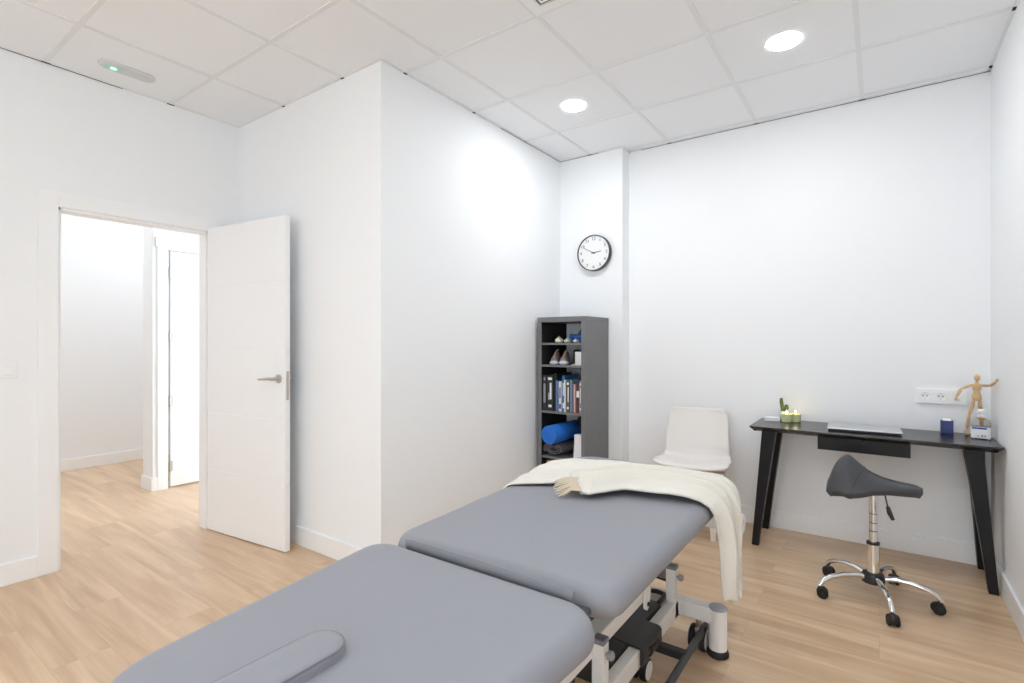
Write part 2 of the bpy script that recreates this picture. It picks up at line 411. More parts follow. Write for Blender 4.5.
# square four-way diffuser filling one ceiling tile
vx, vy = GX+1.2, GY-1.2
t = thing('air_vent', 'square white air diffuser set in the ceiling grid at the top edge', 'air vent', (vx+.3, vy-.3, ZC))
fr = MB()
def sqring(mb, r0, r1, z0, z1):
    for k in range(4):
        R = Matrix.Rotation(k*PI/2, 4, 'Z')
        q = [R @ Vector(p) for p in ((-r0, -r0, z0), (r0, -r0, z0), (r1, -r1, z1), (-r1, -r1, z1))]
        q2 = [p + Vector((0, 0, .004)) for p in q]
        mb.loft([q, q2])
sqring(fr, .298, .250, -.006, -.007); fr.build('frame', M['plastic'], t)
for r in (.235, .185, .135, .085):
    lv = MB(); sqring(lv, r, r-.034, -.006, .016); lv.build('louvre', M['plastic'], t)
MB().box(-.246, .246, -.246, .246, -.0012, -.0005).build('dark_opening', M['gap'], t)

t = thing('light_switch', 'white square light switch on the wall left of the doorway', 'light switch', (XD, .648, 1.105))
MB().box(0, .012, -.043, .043, -.043, .043, .003).build('plate', M['plastic'], t)
MB().box(.010, .017, -.027, .027, -.027, .027, .002).build('rocker', M['plastic'], t)

t = thing('wall_clock', 'round white wall clock with a dark rim and thin black numerals above the bookcase', 'clock', (-1.841, YC, 1.955))
RC = .143
MB().lathe([(RC-.010, 0), (RC, -.004), (RC, -.040), (RC-.003, -.044), (RC-.007, -.044), (RC-.009, -.034)], n=64, axis='Y', cap0=False, cap1=False).build('rim', M['clockrim'], t, True)
MB().lathe([(RC-.008, -.002), (RC-.008, -.034)], n=64, axis='Y').build('dial', M['clockface'], t)
FR = Matrix.Rotation(PI/2, 4, 'X')
for k in range(1, 13):
    a = PI/2 - k*PI/6
    nm = MB(); nm.merge(text_mb(str(k), .034, Matrix.Translation((.111*math.cos(a), -.0345, .111*math.sin(a))) @ FR))
    nm.build('numeral', M['ink'], t)
def hand(name, ang, L, wd, y):
    R = Matrix.Rotation(ang, 4, 'Y')
    MB().box(-wd, wd, y-.0012, y, -.018, L, .0004, 1, R).build(name, M['ink'], t)
hand('hour_hand', math.radians(82), .066, .0028, -.0365); hand('minute_hand', math.radians(298), .098, .0020, -.0385)
MB().cyl((0, -.034, 0), (0, -.041, 0), .005, n=16).build('hub', M['ink'], t)

t = thing('wall_socket', 'long white four module socket panel on the back wall above the desk', 'socket', (.290, YB, .934))
pb = MB(); pb.box(-.113, .113, -.013, 0, -.043, .043, .003); plate = pb.build('plate', M['plastic'], t)
cb = MB()
for cx in (-.071, 0): cb.cyl((cx, -.020, 0), (cx, -.003, 0), .0205, n=40)
cutter = cb.build('cutter', M['plastic'])
cutter.location = t.location
bm_ = plate.modifiers.new('b', 'BOOLEAN'); bm_.object = cutter; bm_.solver = 'EXACT'
dg = bpy.context.evaluated_depsgraph_get(); dg.update()
newme = bpy.data.meshes.new_from_object(plate.evaluated_get(dg)); plate.modifiers.clear(); plate.data = newme
bpy.data.objects.remove(cutter)
for cx in (-.071, 0):
    so = MB().lathe([(.0265, -.0128), (.0265, -.0140), (.0205, -.0140), (.0203, -.0122)], (cx, 0, 0), 40, 'Y', False, False).build('socket', M['plastic'], t, True)
    for dx in (-.0095, .0095): MB().cyl((cx+dx, -.0034, 0), (cx+dx, -.0026, 0), .0034, n=14).build('pin_hole', M['ink'], so)
    for dz in (-.0185, .0185): MB().box(cx-.003, cx+.003, -.012, -.003, dz-.0015, dz+.0015).build('earth_clip', M['steel'], so)
MB().box(.071-.026, .071+.026, -.0155, -.0125, -.026, .026, .0015).build('data_module', M['plastic'], t)
MB().box(.071-.010, .071+.010, -.0160, -.0150, -.020, -.010).build('data_port', M['plastic_grey'], t)

# ------------------------------------------------------------------ treatment table
TZ = .67
tt = thing('treatment_table', 'grey upholstered treatment couch in two sections on a cream steel frame', 'treatment couch', (-.85, 1.5, 0), world=True)
def round_poly(pts, radii, n=8):
    out = []; N = len(pts)
    for i in range(N):
        p = Vector(pts[i]); a = (Vector(pts[i-1])-p).normalized(); b = (Vector(pts[(i+1) % N])-p).normalized()
        r = radii[i]; th = a.angle(b); d_ = r/math.tan(th/2); c = p + (a+b).normalized()*(r/math.sin(th/2))
        s0 = p+a*d_; s1 = p+b*d_; v0 = s0-c; v1 = s1-c
        a0 = math.atan2(v0.y, v0.x); da = (math.atan2(v1.y, v1.x)-a0+PI) % (2*PI)-PI
        for k in range(n+1):
            t_ = a0+da*k/n; out.append(Vector((c.x+r*math.cos(t_), c.y+r*math.sin(t_))))
    res = []
    for i, p in enumerate(out):                     # subdivide the long straight sides
        q = out[(i+1) % len(out)]; m_ = max(1, int((q-p).length/.05))
        for k in range(m_): res.append(p.lerp(q, k/m_))
    return res
def inset(poly, d_):
    N = len(poly); o = []
    for i, p in enumerate(poly):
        t_ = (poly[(i+1) % N]-poly[i-1]).normalized(); nrm = Vector((-t_.y, t_.x)); o.append(p+nrm*d_)
    return o
def cushion(poly, z0, z1, rt, rb, crown=.006):
    c = sum(poly, Vector((0, 0)))/len(poly); rings = []
    def ring(pp, z): rings.append([Vector((p.x, p.y, z)) for p in pp])
    ring([c.lerp(p, .5) for p in inset(poly, rb)], z0)
    for k in range(0, 7):
        a = PI/2*k/6; ring(inset(poly, rb*(1-math.sin(a))), z0+rb*(1-math.cos(a)))
    for k in range(0, 9):
        a = PI/2*k/8; ring(inset(poly, rt*(1-math.cos(a))), z1-rt+rt*math.sin(a))
    top = inset(poly, rt)
    for s_ in (.9, .75, .5, .25, .08): ring([c.lerp(p, s_) for p in top], z1+crown*(1-s_*s_))
    return rings
back_poly = round_poly([(-1.207, 1.040), (-.486, 1.086), (-.490, 2.40), (-1.275, 2.40)], [.085, .065, .13, .13])
mb = MB(); mb.loft(cushion(back_poly, TZ-.074, TZ, .044, .028)); mb.build('back_cushion', M['vinyl'], tt, True, angle=60)
head_poly = round_poly([(-1.115, .265), (-.515, .265), (-.470, 1.040), (-1.222, 1.030)], [.16, .16, .10, .08])
mb = MB(); mb.loft(cushion(head_poly, TZ-.074, TZ, .044, .028)); mb.build('head_cushion', M['vinyl'], tt, True, angle=60)
# seam strip between the two cushions
mb = MB(); mb.tube([(-1.115, 1.040, TZ-.010), (-1.095, 1.039, TZ-.006), (-.85, 1.036, TZ-.002), (-.60, 1.036, TZ-.003), (-.566, 1.036, TZ-.005)], .0055, 10, flat=2.8); mb.build('seam_strip', M['vinyl_strip'], tt, True)
MB().box(-1.15, -.545, 1.01, 1.12, TZ-.060, TZ-.042, .006).build('hinge_gusset', M['vinyl_dark'], tt)
# face hole plug: a padded oblong sitting proud of the head cushion
pl = MB(); rings = []
def plug_ring(L, Wd, z): return [Vector((-.832+y, .452+x, z)) for x, y in stadium(L, Wd, 14)]
for L, Wd, z in ((.31, .092, TZ-.03), (.31, .094, TZ+.016), (.308, .092, TZ+.022), (.302, .086, TZ+.0265), (.294, .078, TZ+.029), (.27, .054, TZ+.031), (.226, .010, TZ+.032)): rings.append(plug_ring(L, Wd, z))
pl.loft(rings); plug = pl.build('face_hole_plug', M['vinyl'], tt, True, angle=60)
pp = MB(); pr = plug_ring(.306, .090, TZ+.0245); pp.tube(pr+[pr[0]], .0022, 6); pp.build('piping', M['vinyl_strip'], plug, True)
# boards under the cushions
mb = MB(); mb.box(-1.15, -.56, 1.08, 2.34, TZ-.094, TZ-.071, .004); mb.build('under_board', M['blackp'], tt)
MB().box(-1.10, -.58, .36, .97, TZ-.094, TZ-.071, .004).build('under_board', M['blackp'], tt)
for x in (-1.06, -.66): MB().box(x-.02, x+.02, .45, 2.28, TZ-.134, TZ-.094, .003).build('cushion_frame', M['frame'], tt)
# base: two long rails, cross beams, feet
for x in (-.690, -1.010):
    MB().box(x-.02, x+.02, .62, 2.17, .125, .190, .004).build('base_rail', M['frame'], tt)
for y in (.66, 2.150):
    MB().box(-1.177, -.523, y-.026, y+.026, .128, .189, .004).build('cross_beam', M['frame'], tt)
    for x in (-.523, -1.177):
        ft = MB(); ft.cyl((x, y, .02), (x, y, .187), .034, n=36); fo = ft.build('foot', M['frame'], tt, True)
        MB().lathe([(.0345, .186), (.0345, .191), (.031, .195), (.012, .196)], (x, y, 0), 36).build('foot_cap', M['knob'], fo, True)
        MB().lathe([(.037, 0), (.041, .004), (.041, .014), (.036, .026), (.034, .028)], (x, y, 0), 36).build('rubber_pad', M['rubber'], fo, True)
for xr, sg in ((-.690, 1), (-1.010, -1)):
    for y in (1.452, 2.098):
        x = xr-.010 if y < 2 else xr
        up = MB().box(x-.02, x+.02, y-.02, y+.02, .126, .324, .003).build('upright', M['frame'], tt)
        MB().box(x-.021, x+.021, y-.021, y+.021, .322, .338, .004).build('cap', M['capgrey'], up)
        MB().lathe([(.006, sg*.019), (.006, sg*.026), (.014, sg*.028), (.014, sg*.040), (.009, sg*.045)], (x, y, .292), 20, 'X').build('knob', M['knob'], up, True)
    MB().box(min(x-sg*.10, x-sg*.018), max(x-sg*.10, x-sg*.018), 2.080, 2.112, .278, .312, .003).build('stop_bracket', M['capgrey'], tt)
# lifting frame over the base
for x in (-.748, -.952):
    MB().box(x-.034, x+.034, .52, 1.845, .278, .328, .004).build('lift_rail', M['frame'], tt)
for ya, yb in ((1.80, 1.84), (.56, .60), (1.30, 1.36)): MB().box(-.92, -.78, ya, yb, .285, .322, .003).build('lift_cross_bar', M['frame'], tt)
for x in (-.706, -.994):
    mb = MB(); mb.prism([(1.835, .262), (1.850, .250), (1.868, .256), (1.876, .272), (1.935, .50), (1.95, .565), (1.85, .565), (1.835, .40)], x-.005, x+.005, 'YZ')
    ar = mb.build('lift_arm', M['frame'], tt)
    MB().cyl((x-.012, 1.857, .272), (x+.012, 1.857, .272), .008, n=16).build('pivot_bolt', M['blackp'], ar, True)
for x in (-.80, -.90):
    MB().cyl((x, .75, .30), (x, 1.10, .565), .02, n=14).build('lift_strut', M['blackp'], tt, True)
    MB().cyl((x, 1.15, .20), (x, .70, .565), .018, n=14).build('lift_strut', M['blackp'], tt, True)
MB().box(-.90, -.80, 1.08, 1.20, .16, .575, .01).build('actuator', M['blackp'], tt, True)
mb = MB(); mb.box(-.775, -.735, .62, 1.36, .20, .27, .006); mb.build('motor_housing', M['blackp'], tt)
# electronics cover draped over the right rail, with an embossed mark
cv = MB()
cv.prism([(-.842, .170), (-.842, .196), (-.812, .206), (-.668, .200), (-.658, .196), (-.653, .188), (-.653, .142), (-.658, .134), (-.664, .134), (-.667, .142), (-.667, .192), (-.712, .193), (-.72, .170)], 1.690, 1.872, 'XZ', .002)
cv.prism([(-.842, .165), (-.842, .196), (-.812, .204), (-.716, .199), (-.712, .165)], 1.476, 2.035, 'XZ', .002)
cover = cv.build('control_cover', M['ctrl'], tt)
mk = MB()
mk.tube([(-.6524, 1.750+.014*math.cos(a), .166+.016*math.sin(a)) for a in [2.6-k*.42 for k in range(13)]], .0022, 6)
mk.tube([(-.6524, 1.755, .146), (-.6524, 1.763, .160), (-.6524, 1.772, .176)], .0018, 6)
mk.tube([(-.6524, 1.784+.010*k, .168+.004*((-1)**k)) for k in range(6)], .0022, 6)
mk.build('mark', M['ctrl2'], cover, True)
mb = MB(); mb.tube([(-.79, 2.03, .198), (-.795, 2.08, .198), (-.785, 2.115, .198), (-.76, 2.122, .198), (-.728, 2.115, .198), (-.722, 2.09, .198), (-.722, 2.03, .198)], .009, 10); mb.build('handle_loop', M['ctrl'], tt, True)
# foot operated bar along the right side and across
for sx in (1, -1):
    x = -.85+sx*.268
    mb = MB(); mb.tube([(x, 2.19, .082), (x, .85, .082)], .013, 14); mb.build('foot_bar', M['bar'], tt, True)
for ya, yb in ((1.918, 1.952), (.93, .96)): MB().box(-1.118, -.582, ya, yb, .066, .096, .003).build('bar_link', M['blackp'], tt)
mb = MB(); mb.tube([(-.99, 2.20, .238), (-.85, 2.19, .236), (-.715, 2.178, .228)], .008, 8); mb.build('cable', M['blackp'], tt, True)
# twin wheel castors
def castor(x, y, r, wm, stem_top):
    c_ = MB(); c_.cyl((x, y, r*1.5), (x, y, stem_top), .012, n=14)
    c_.box(x-.016, x+.016, y-.022, y+.022, r*1.0, r*1.9, .006); co = c_.build('castor', M['steel'], tt, True)
    for dx in (-.020, .020):
        MB().lathe([(r*.55, -.012), (r*.96, -.010), (r, -.004), (r, .004), (r*.96, .010), (r*.55, .012)], (x+dx, y, r), 32, 'X').build('wheel', M['rubber'], co, True)
    for dx in (-.0335, .0335):
        MB().lathe([(r*.30, -.002), (r*.80, -.0015), (r*.82, .0), (r*.80, .0015), (r*.30, .002)], (x+dx, y, r), 28, 'X').build('wheel_disc', wm, co, True)
castor(-.598, 2.150, .047, M['wheel'], .13)
castor(-1.102, 2.150, .047, M['wheel'], .13)
castor(-.722, 1.835, .040, M['plastic'], .13)
castor(-.978, 1.835, .040, M['plastic'], .13)
# holder for the paper roll at the far end
MB().tube([(-1.222, 2.20, TZ-.085), (-1.222, 2.36, TZ-.13), (-1.222, 2.46, TZ-.18), (-1.222, 2.468, .437)], .006, 8).cyl((-1.226, 2.468, .437), (-.505, 2.468, .437), .008, n=12).build('roll_holder', M['frame'], tt, True)
pr_ = MB(); pr_.lathe([(.020, -.36), (.041, -.36), (.043, -.355), (.043, .355), (.041, .36), (.020, .36), (.019, .30)], (0, 0, 0), 36, 'X', False, False)
tag(pr_.build('paper_roll', M['paper'], None, True, at=None), 'white paper roll hung under the far end of the treatment couch', 'paper roll').location = (-.852, 2.468, .437)

# ------------------------------------------------------------------ throw
th = thing('throw_blanket', 'cream woven throw with fringed ends draped across the far end of the couch', 'blanket', (-.85, 2.05, TZ), world=True)
EDGE = [(-1.258, .610), (-1.256, .635), (-1.240, .662), (-1.212, .684), (-1.15, .692), (-1.0, .696), (-.85, .698), (-.70, .696), (-.60, .692), (-.550, .690), (-.515, .682), (-.488, .664), (-.475, .637), (-.470, .60), (-.467, .55), (-.465, .45), (-.463, .37), (-.461, .285)]
def sample(path, n):
    P = [Vector(p) for p in path]; L = [0]
    for a, b in zip(P, P[1:]): L.append(L[-1]+(b-a).length)
    out = []
    for i in range(n):
        d_ = L[-1]*i/(n-1); k = 0
        while k < len(L)-2 and L[k+1] < d_: k += 1
        t_ = (d_-L[k])/(L[k+1]-L[k]); p = P[k].lerp(P[k+1], t_); tg = (P[k+1]-P[k]).normalized()
        out.append((p, Vector((-tg.y, tg.x)), d_/L[-1]))
    res = []
    for i in range(n):      # smooth normals
        nn = sum((out[j][1] for j in range(max(0, i-2), min(n, i+3))), Vector((0, 0))).normalized(); res.append((out[i][0], nn, out[i][2]))
    return res
def lerp_tab(tab, x):
    for (x0, y0), (x1, y1) in zip(tab, tab[1:]):
        if x <= x1: return y0+(y1-y0)*max(0, min(1, (x-x0)/(x1-x0)))
    return tab[-1][1]
def cloth(path, near, far, folds, lift, n=110, m=46, slant=0.0):
    rows = []
    for p, nn, s_ in sample(path, n):
        y0, y1 = lerp_tab(near, s_), lerp_tab(far, s_); row = []
        for j in range(m+1):
            v = j/m; y = y0+(y1-y0)*v
            hgt = lift(s_, v)
            for (amp, c0, c1, wd) in folds:       # ridge lines running along the throw
                c = c0+(c1-c0)*s_
                hgt += amp*math.exp(-((v-c)/wd)**2)*(.75+.25*math.sin(7*s_+9*c0))
            hgt += .0015*math.sin(31*s_+17*v)*math.sin(5*v+3*s_)
            row.append((p.x+nn.x*hgt+slant*(1-v)*max(0, 1-s_/.25)**1.5, y+.006*math.sin(11*s_+2*v), p.y+nn.y*hgt))
        rows.append(row)
    return rows
def edge_soft(v, w=.06): return -.006*(math.exp(-(v/w)**2)+math.exp(-((1-v)/w)**2))
mb = MB()
NEAR_L = [(0, 1.67), (.06, 1.665), (.13, 1.70), (.18, 1.735), (.24, 1.78), (.34, 1.82), (.46, 1.88), (.58, 1.92), (.66, 1.95), (1, 2.03)]
FAR_L = [(0, 1.93), (.06, 2.04), (.14, 2.17), (.30, 2.23), (.46, 2.25), (.60, 2.245), (.72, 2.235), (1, 2.12)]
mb.grid(cloth(EDGE, NEAR_L, FAR_L, [(.032, .66, .66, .055), (.026, .86, .84, .045), (.012, .30, .2, .05)],
              lambda s_, v: edge_soft(v)+.004*math.sin(6*v+4*s_)*min(1, s_*5)))
lo = mb.build('lower_fold', M['throw'], th, True, angle=80)
sm = lo.modifiers.new('s', 'SOLIDIFY'); sm.thickness = .006; sm.offset = -1
MIDP = [(-1.02, .703), (-.85, .712), (-.70, .714), (-.60, .710), (-.550, .706), (-.510, .696), (-.480, .672), (-.465, .640), (-.459, .60), (-.456, .50), (-.454, .40), (-.453, .31)]
mb = MB()
mb.grid(cloth(MIDP, [(0, 1.80), (.2, 1.88), (.45, 1.97), (.6, 2.00), (1, 2.05)], [(0, 1.93), (.2, 2.08), (.45, 2.15), (.7, 2.15), (1, 2.10)],
              [(.040, .30, .38, .10), (.036, .78, .78, .08)], lambda s_, v: edge_soft(v, .1)-.016*math.exp(-(s_/.10)**2), n=90, m=34))
mi_ = mb.build('middle_fold', M['throw'], th, True, angle=80)
sm = mi_.modifiers.new('s', 'SOLIDIFY'); sm.thickness = .006; sm.offset = -1
UP = [(-.985, .700), (-.95, .707), (-.85, .714), (-.70, .716), (-.60, .712), (-.550, .708), (-.508, .698), (-.476, .674), (-.460, .640), (-.454, .60), (-.451, .55), (-.449, .46), (-.448, .38), (-.447, .312)]
NEAR_U = [(0, 1.69), (.05, 1.675), (.11, 1.665), (.19, 1.725), (.25, 1.79), (.41, 1.84), (.53, 1.865), (.65, 1.89), (1, 1.965)]
FAR_U = [(0, 1.84), (.11, 1.87), (.25, 1.97), (.41, 2.03), (.55, 2.06), (.7, 2.08), (1, 2.06)]
mb = MB()
mb.grid(cloth(UP, NEAR_U, FAR_U, [(.036, .24, .28, .085), (.042, .72, .62, .08), (.016, .50, .46, .04)], lambda s_, v: edge_soft(v, .1)-.004*math.exp(-(s_/.05)**2), slant=.085))
up_ = mb.build('upper_fold', M['throw'], th, True, angle=80)
sm = up_.modifiers.new('s', 'SOLIDIFY'); sm.thickness = .009; sm.offset = -1
fr = MB()
for k in range(34):
    f_ = k/33; x = -.893-.088*f_; y = 1.668+.150*f_; L = rnd.uniform(.055, .085); c_, s_ = math.cos(.55+rnd.uniform(-.3, .3)), math.sin(.55+rnd.uniform(-.3, .3))
    ze = .684+.022*max(0, f_-.35)
    fr.tube([(x+.012, y, .708), (x-L*.35*c_, y-L*.35*s_, .708), (x-L*.75*c_, y-L*.75*s_, ze+.008), (x-L*c_, y-L*s_, ze)], .0026, 5)
fr.build('fringe', M['fringe'], th, True)
fr = MB()
for k in range(26):
    f_ = k/25; L = rnd.uniform(.025, .045)
    y = 2.005+.11*f_; x = -.447 if y < 2.06 else -.458; z0 = .318 if y < 2.06 else .296
    fr.tube([(x, y, z0), (x+rnd.uniform(-.004, .006), y+rnd.uniform(-.004, .008), z0-L*.5), (x+rnd.uniform(-.006, .008), y+rnd.uniform(-.004, .016), z0-L)], .0022, 5)
fr.build('fringe', M['fringe'], th, True)
fr = MB()
P_ = sample(UP, 90)
for k in range(40, 88):
    p, nn, s_ = P_[k]; y = lerp_tab(FAR_U, s_)+.006*math.sin(11*s_+2)
    h_ = .006
    q = (p.x+nn.x*h_, y-.004, p.y+nn.y*h_)
    fr.tube([q, (q[0]+nn.x*.005, y+.004+rnd.uniform(0, .004), q[2]+nn.y*.005-.002), (q[0]+nn.x*.003, y+.010+rnd.uniform(0, .005), q[2]-.008)], .0020, 5)
fr.build('edge_tassels', M['fringe_dark'], th, True)

# ------------------------------------------------------------------ chair by the back wall
ch = thing('side_chair', 'off white moulded shell chair against the back wall behind the couch', 'chair', (-1.005, 3.50, 0), math.radians(9))
prof = [(-.228, .448), (-.222, .460), (-.19, .468), (-.10, .456), (.02, .438), (.10, .434), (.145, .440), (.172, .462), (.185, .50), (.198, .56), (.214, .64), (.230, .715), (.238, .760), (.241, .780), (.242, .786)]
wtab = [(0, .222), (.05, .232), (.35, .230), (.52, .218), (.62, .210), (.8, .203), (.92, .197), (.97, .187), (1, .165)]
rows = []
for p, nn, s_ in sample(prof, 60):
    hw = lerp_tab(wtab, s_); row = []
    for j in range(31):
        v = -1+2*j/30; av = abs(v)
        up_l = .022*av**2.5 if s_ < .5 else .022*av**2.5*max(0, 1-(s_-.5)*3)
        fw = -.045*av**2*min(1, max(0, (s_-.5)/.15))      # back wraps forward at the sides
        cr = .02*max(0, av-.75)/.25 * (1 if s_ < .06 else 0)
        row.append((hw*v, p.x+fw+cr, p.y+up_l))
    rows.append(row)
mb = MB(); mb.grid(rows); sh = mb.build('shell', M['chair'], ch, True, angle=80)
sm = sh.modifiers.new('s', 'SOLIDIFY'); sm.thickness = .012; sm.offset = 0
for sx, y0, y1 in ((1, -.145, -.150), (-1, -.145, -.150), (1, .125, .205), (-1, .125, .205)):
    mb = MB()
    def rc(cx, cy, wx, wy, z): return [(cx-wx, cy-wy, z), (cx+wx, cy-wy, z), (cx+wx, cy+wy, z), (cx-wx, cy+wy, z)]
    mb.loft([rc(sx*.135, y1, .015, .015, 0), rc(sx*.137, (y0*.4+y1*.6), .026, .018, .20), rc(sx*.138, y0, .056, .024, .40), rc(sx*.138, y0, .06, .03, .428)])
    mb.build('leg', M['chair'], ch, True, angle=25)
MB().box(-.10, .10, -.10, .10, .405, .431, .006).build('seat_bracket', M['blackp'], ch)

# ------------------------------------------------------------------ bookcase and contents
BX0, BX1, BY0, BY1, BH = -2.136, -1.724, 3.336, 3.722, 1.437
bc = thing('bookcase', 'tall narrow dark grey open bookcase in the corner under the clock', 'bookcase', ((BX0+BX1)/2, (BY0+BY1)/2, 0), world=True)
for a, b in ((BX0, BX0+.036), (BX1-.036, BX1)): MB().box(a, b, BY0, BY1, 0, BH-.0381, .001, 1).build('side_panel', M['shelf'], bc)
MB().box(BX0, BX1, BY0, BY1, BH-.038, BH, .001, 1).build('top_panel', M['shelf'], bc)
MB().box(BX0+.036, BX1-.036, BY0, BY1, 0, .036, .001, 1).build('bottom_panel', M['shelf'], bc)
for xi, sg in ((BX0+.036, 1), (BX1-.036, -1)): MB().box(min(xi+sg*.0001, xi+sg*.0012), max(xi+sg*.0001, xi+sg*.0012), BY0+.004, BY1-.001, .037, BH-.039).build('inner_shade_sheet', M['black_fabric'], bc)  # thin black sheets standing in for the shade on the inner sides
SH = {'a': 1.243, 'b': 1.077, 'c': .727, 'd': .386}
for k, z in SH.items(): MB().box(BX0+.0375, BX1-.0375, BY0+.002, BY1-.002, z-.016, z, .001, 1).build('shelf', M['shelf'], bc)
def onshelf(k): return SH[k]
# top shelf
def ornament(x, y, s_, topm, label, n):
    t = thing('ornament', label, 'ornament', (x, y, SH['a']), group=None)
    b_ = MB()
    for k in range(n):
        a = 2*PI*k/n+.4; b_.ball((s_*.55*math.cos(a), s_*.55*math.sin(a), s_*.62), s_*.62, (1, 1, .98), 14, 9)
    b_.ball((0, 0, s_*1.0), s_*.7, (1, 1, .8), 14, 9); b_.build('body', M['cream'], t, True)
    MB().ball((s_*.1, -s_*.15, s_*1.55), s_*.34, (1, 1, .9), 12, 8).build('top', topm, t, True)
ornament(-1.982, 3.40, .028, M['yellow'], 'cream knobbly ornament with an ochre tip, left end of the top shelf row', 5)
ornament(-1.914, 3.40, .020, M['cream'], 'small plain cream ornament in the middle of the top shelf row', 4)
ornament(-1.836, 3.395, .018, M['peach'], 'small cream ornament with a peach top in front of the blue figurine', 4)
t = thing('figurine', 'bright blue figurine with a raised dark blue back on the top shelf', 'figurine', (-1.860, 3.48, SH['a']))
MB().box(-.062, .05, -.03, .03, .028, .064, .012, 3).box(-.05, -.032, -.025, .025, 0, .035, .004).box(.02, .04, -.025, .025, 0, .035, .004).ball((-.062, 0, .052), .016).build('body', M['foam_bright'], t, True)
MB().prism([(.00, .06), (.048, .135), (.062, .138), (.062, .0), (.045, .0), (.04, .05)], -.02, .02, 'XZ', .004).build('back', M['foam_dark'], t)
# second shelf: pair of trainers, a dark bag behind, a white box
def trainer(x, label):
    t = thing('trainer_shoe', label, 'shoe', (x, 3.440, SH['b']), math.radians(20), group='trainers on the second shelf')
    K = .72
    # heel to the back, toe to the viewer
    st = [(-.118, .024, .012), (-.108, .034, .02), (-.07, .038, .024), (0, .036, .024), (.06, .032, .026), (.11, .030, .026), (.125, .018, .02)]
    rings = []
    for y, hw, hz in st: rings.append([(hw*math.cos(a), y*K, .016+.016*math.sin(a)) for a in [2*PI*k/16 for k in range(16)]])
    MB().loft(rings).build('sole', M['sole'], t, True, angle=60)
    up = [(-.105, .022, .040), (-.09, .031, .052), (-.055, .034, .066), (-.01, .032, .084), (.03, .030, .100), (.07, .030, .106), (.105, .027, .104), (.118, .015, .085)]
    rings = []
    for y, hw, hz in up: rings.append([(hw*math.cos(a), y*K, .022+(hz-.022)*max(0, math.sin(a))-.004*max(0, -math.sin(a))) for a in [2*PI*k/16 for k in range(16)]])
    MB().loft(rings).build('upper', M['shoe'], t, True, angle=60)
    MB().tube([(p[0], p[1]*K, p[2]) for p in [(0, -.095, .052), (0, -.055, .069), (0, -.01, .087), (0, .02, .098)]], .007, 8, flat=.5, up=(0, 0, 1)).build('lace_panel', M['orange'], t, True)
    MB().tube([(p[0], p[1]*K, p[2]) for p in [(0, .02, .099), (.004, .05, .108), (.010, .09, .112)]], .005, 8).build('tongue', M['whitelace'], t, True)
trainer(-2.034, 'grey trainer with an orange lace panel, the one beside the left bookcase panel')
trainer(-1.952, 'grey trainer with an orange lace panel, the one beside the black pouch')
t = MB(); t.box(-.05, .05, -.05, .05, 0, .115, .02, 4); o = t.build('pouch', M['black_fabric'], None, True); o.location = (-1.915, 3.63, SH['b'])
tag(o, 'soft black fabric pouch behind the trainers on the second shelf', 'bag')
t = thing('white_box', 'small upright white carton beside the trainers on the second shelf', 'box', (-1.800, 3.405, SH['b']))
MB().box(-.032, .032, -.03, .03, 0, .100, .0015).build('carton', M['label'], t); MB().box(-.060, -.030, -.028, .0, 0, .006, .001).build('open_flap', M['label'], t)
# books
BK = [(.030, .270, .17, (.028, .028, .030), 't2', 'black hardback with a pale spine panel at the left end of the row'),
      (.058, .272, .18, (.026, .026, .028), 't1', 'thick black hardback with white spine lettering, second from the left panel'),
      (.022, .286, .24, (.016, .017, .022), 'n', 'tallest plain black book with a pale cut edge on top'),
      (.018, .232, .20, (.10, .18, .42), 'n', 'slim mid blue paperback beside the tallest black book'),
      (.026, .226, .19, (.70, .68, .62), 'd', 'cream paperback with small coloured print between two blue books'),
      (.022, .270, .23, (.03, .16, .38), 'd', 'tall bright blue book standing proud in the row middle'),
      (.012, .240, .19, (.74, .76, .78), 'n', 'thin white booklet right of the tall blue book'),
      (.030, .238, .19, (.10, .085, .075), 't1', 'dark brown paperback with a white band across its spine'),
      (.014, .240, .20, (.24, .42, .44), 'n', 'thin teal paperback right of the dark brown one'),
      (.012, .222, .19, (.16, .16, .32), 'n', 'thin indigo paperback next to the pink book'),
      (.018, .212, .19, (.62, .40, .34), 'n', 'pink salmon paperback in the right half of the row'),
      (.030, .208, .18, (.12, .035, .03), 'w', 'dark red paperback with a white label on its spine'),
      (.018, .238, .19, (.26, .27, .29), 't1', 'grey paperback with white spine lettering at the right end of the row')]
x = BX0+.039
tot = sum(b[0] for b in BK); room_ = (BX1-.039)-x; gap = (room_-tot)/len(BK)*.9
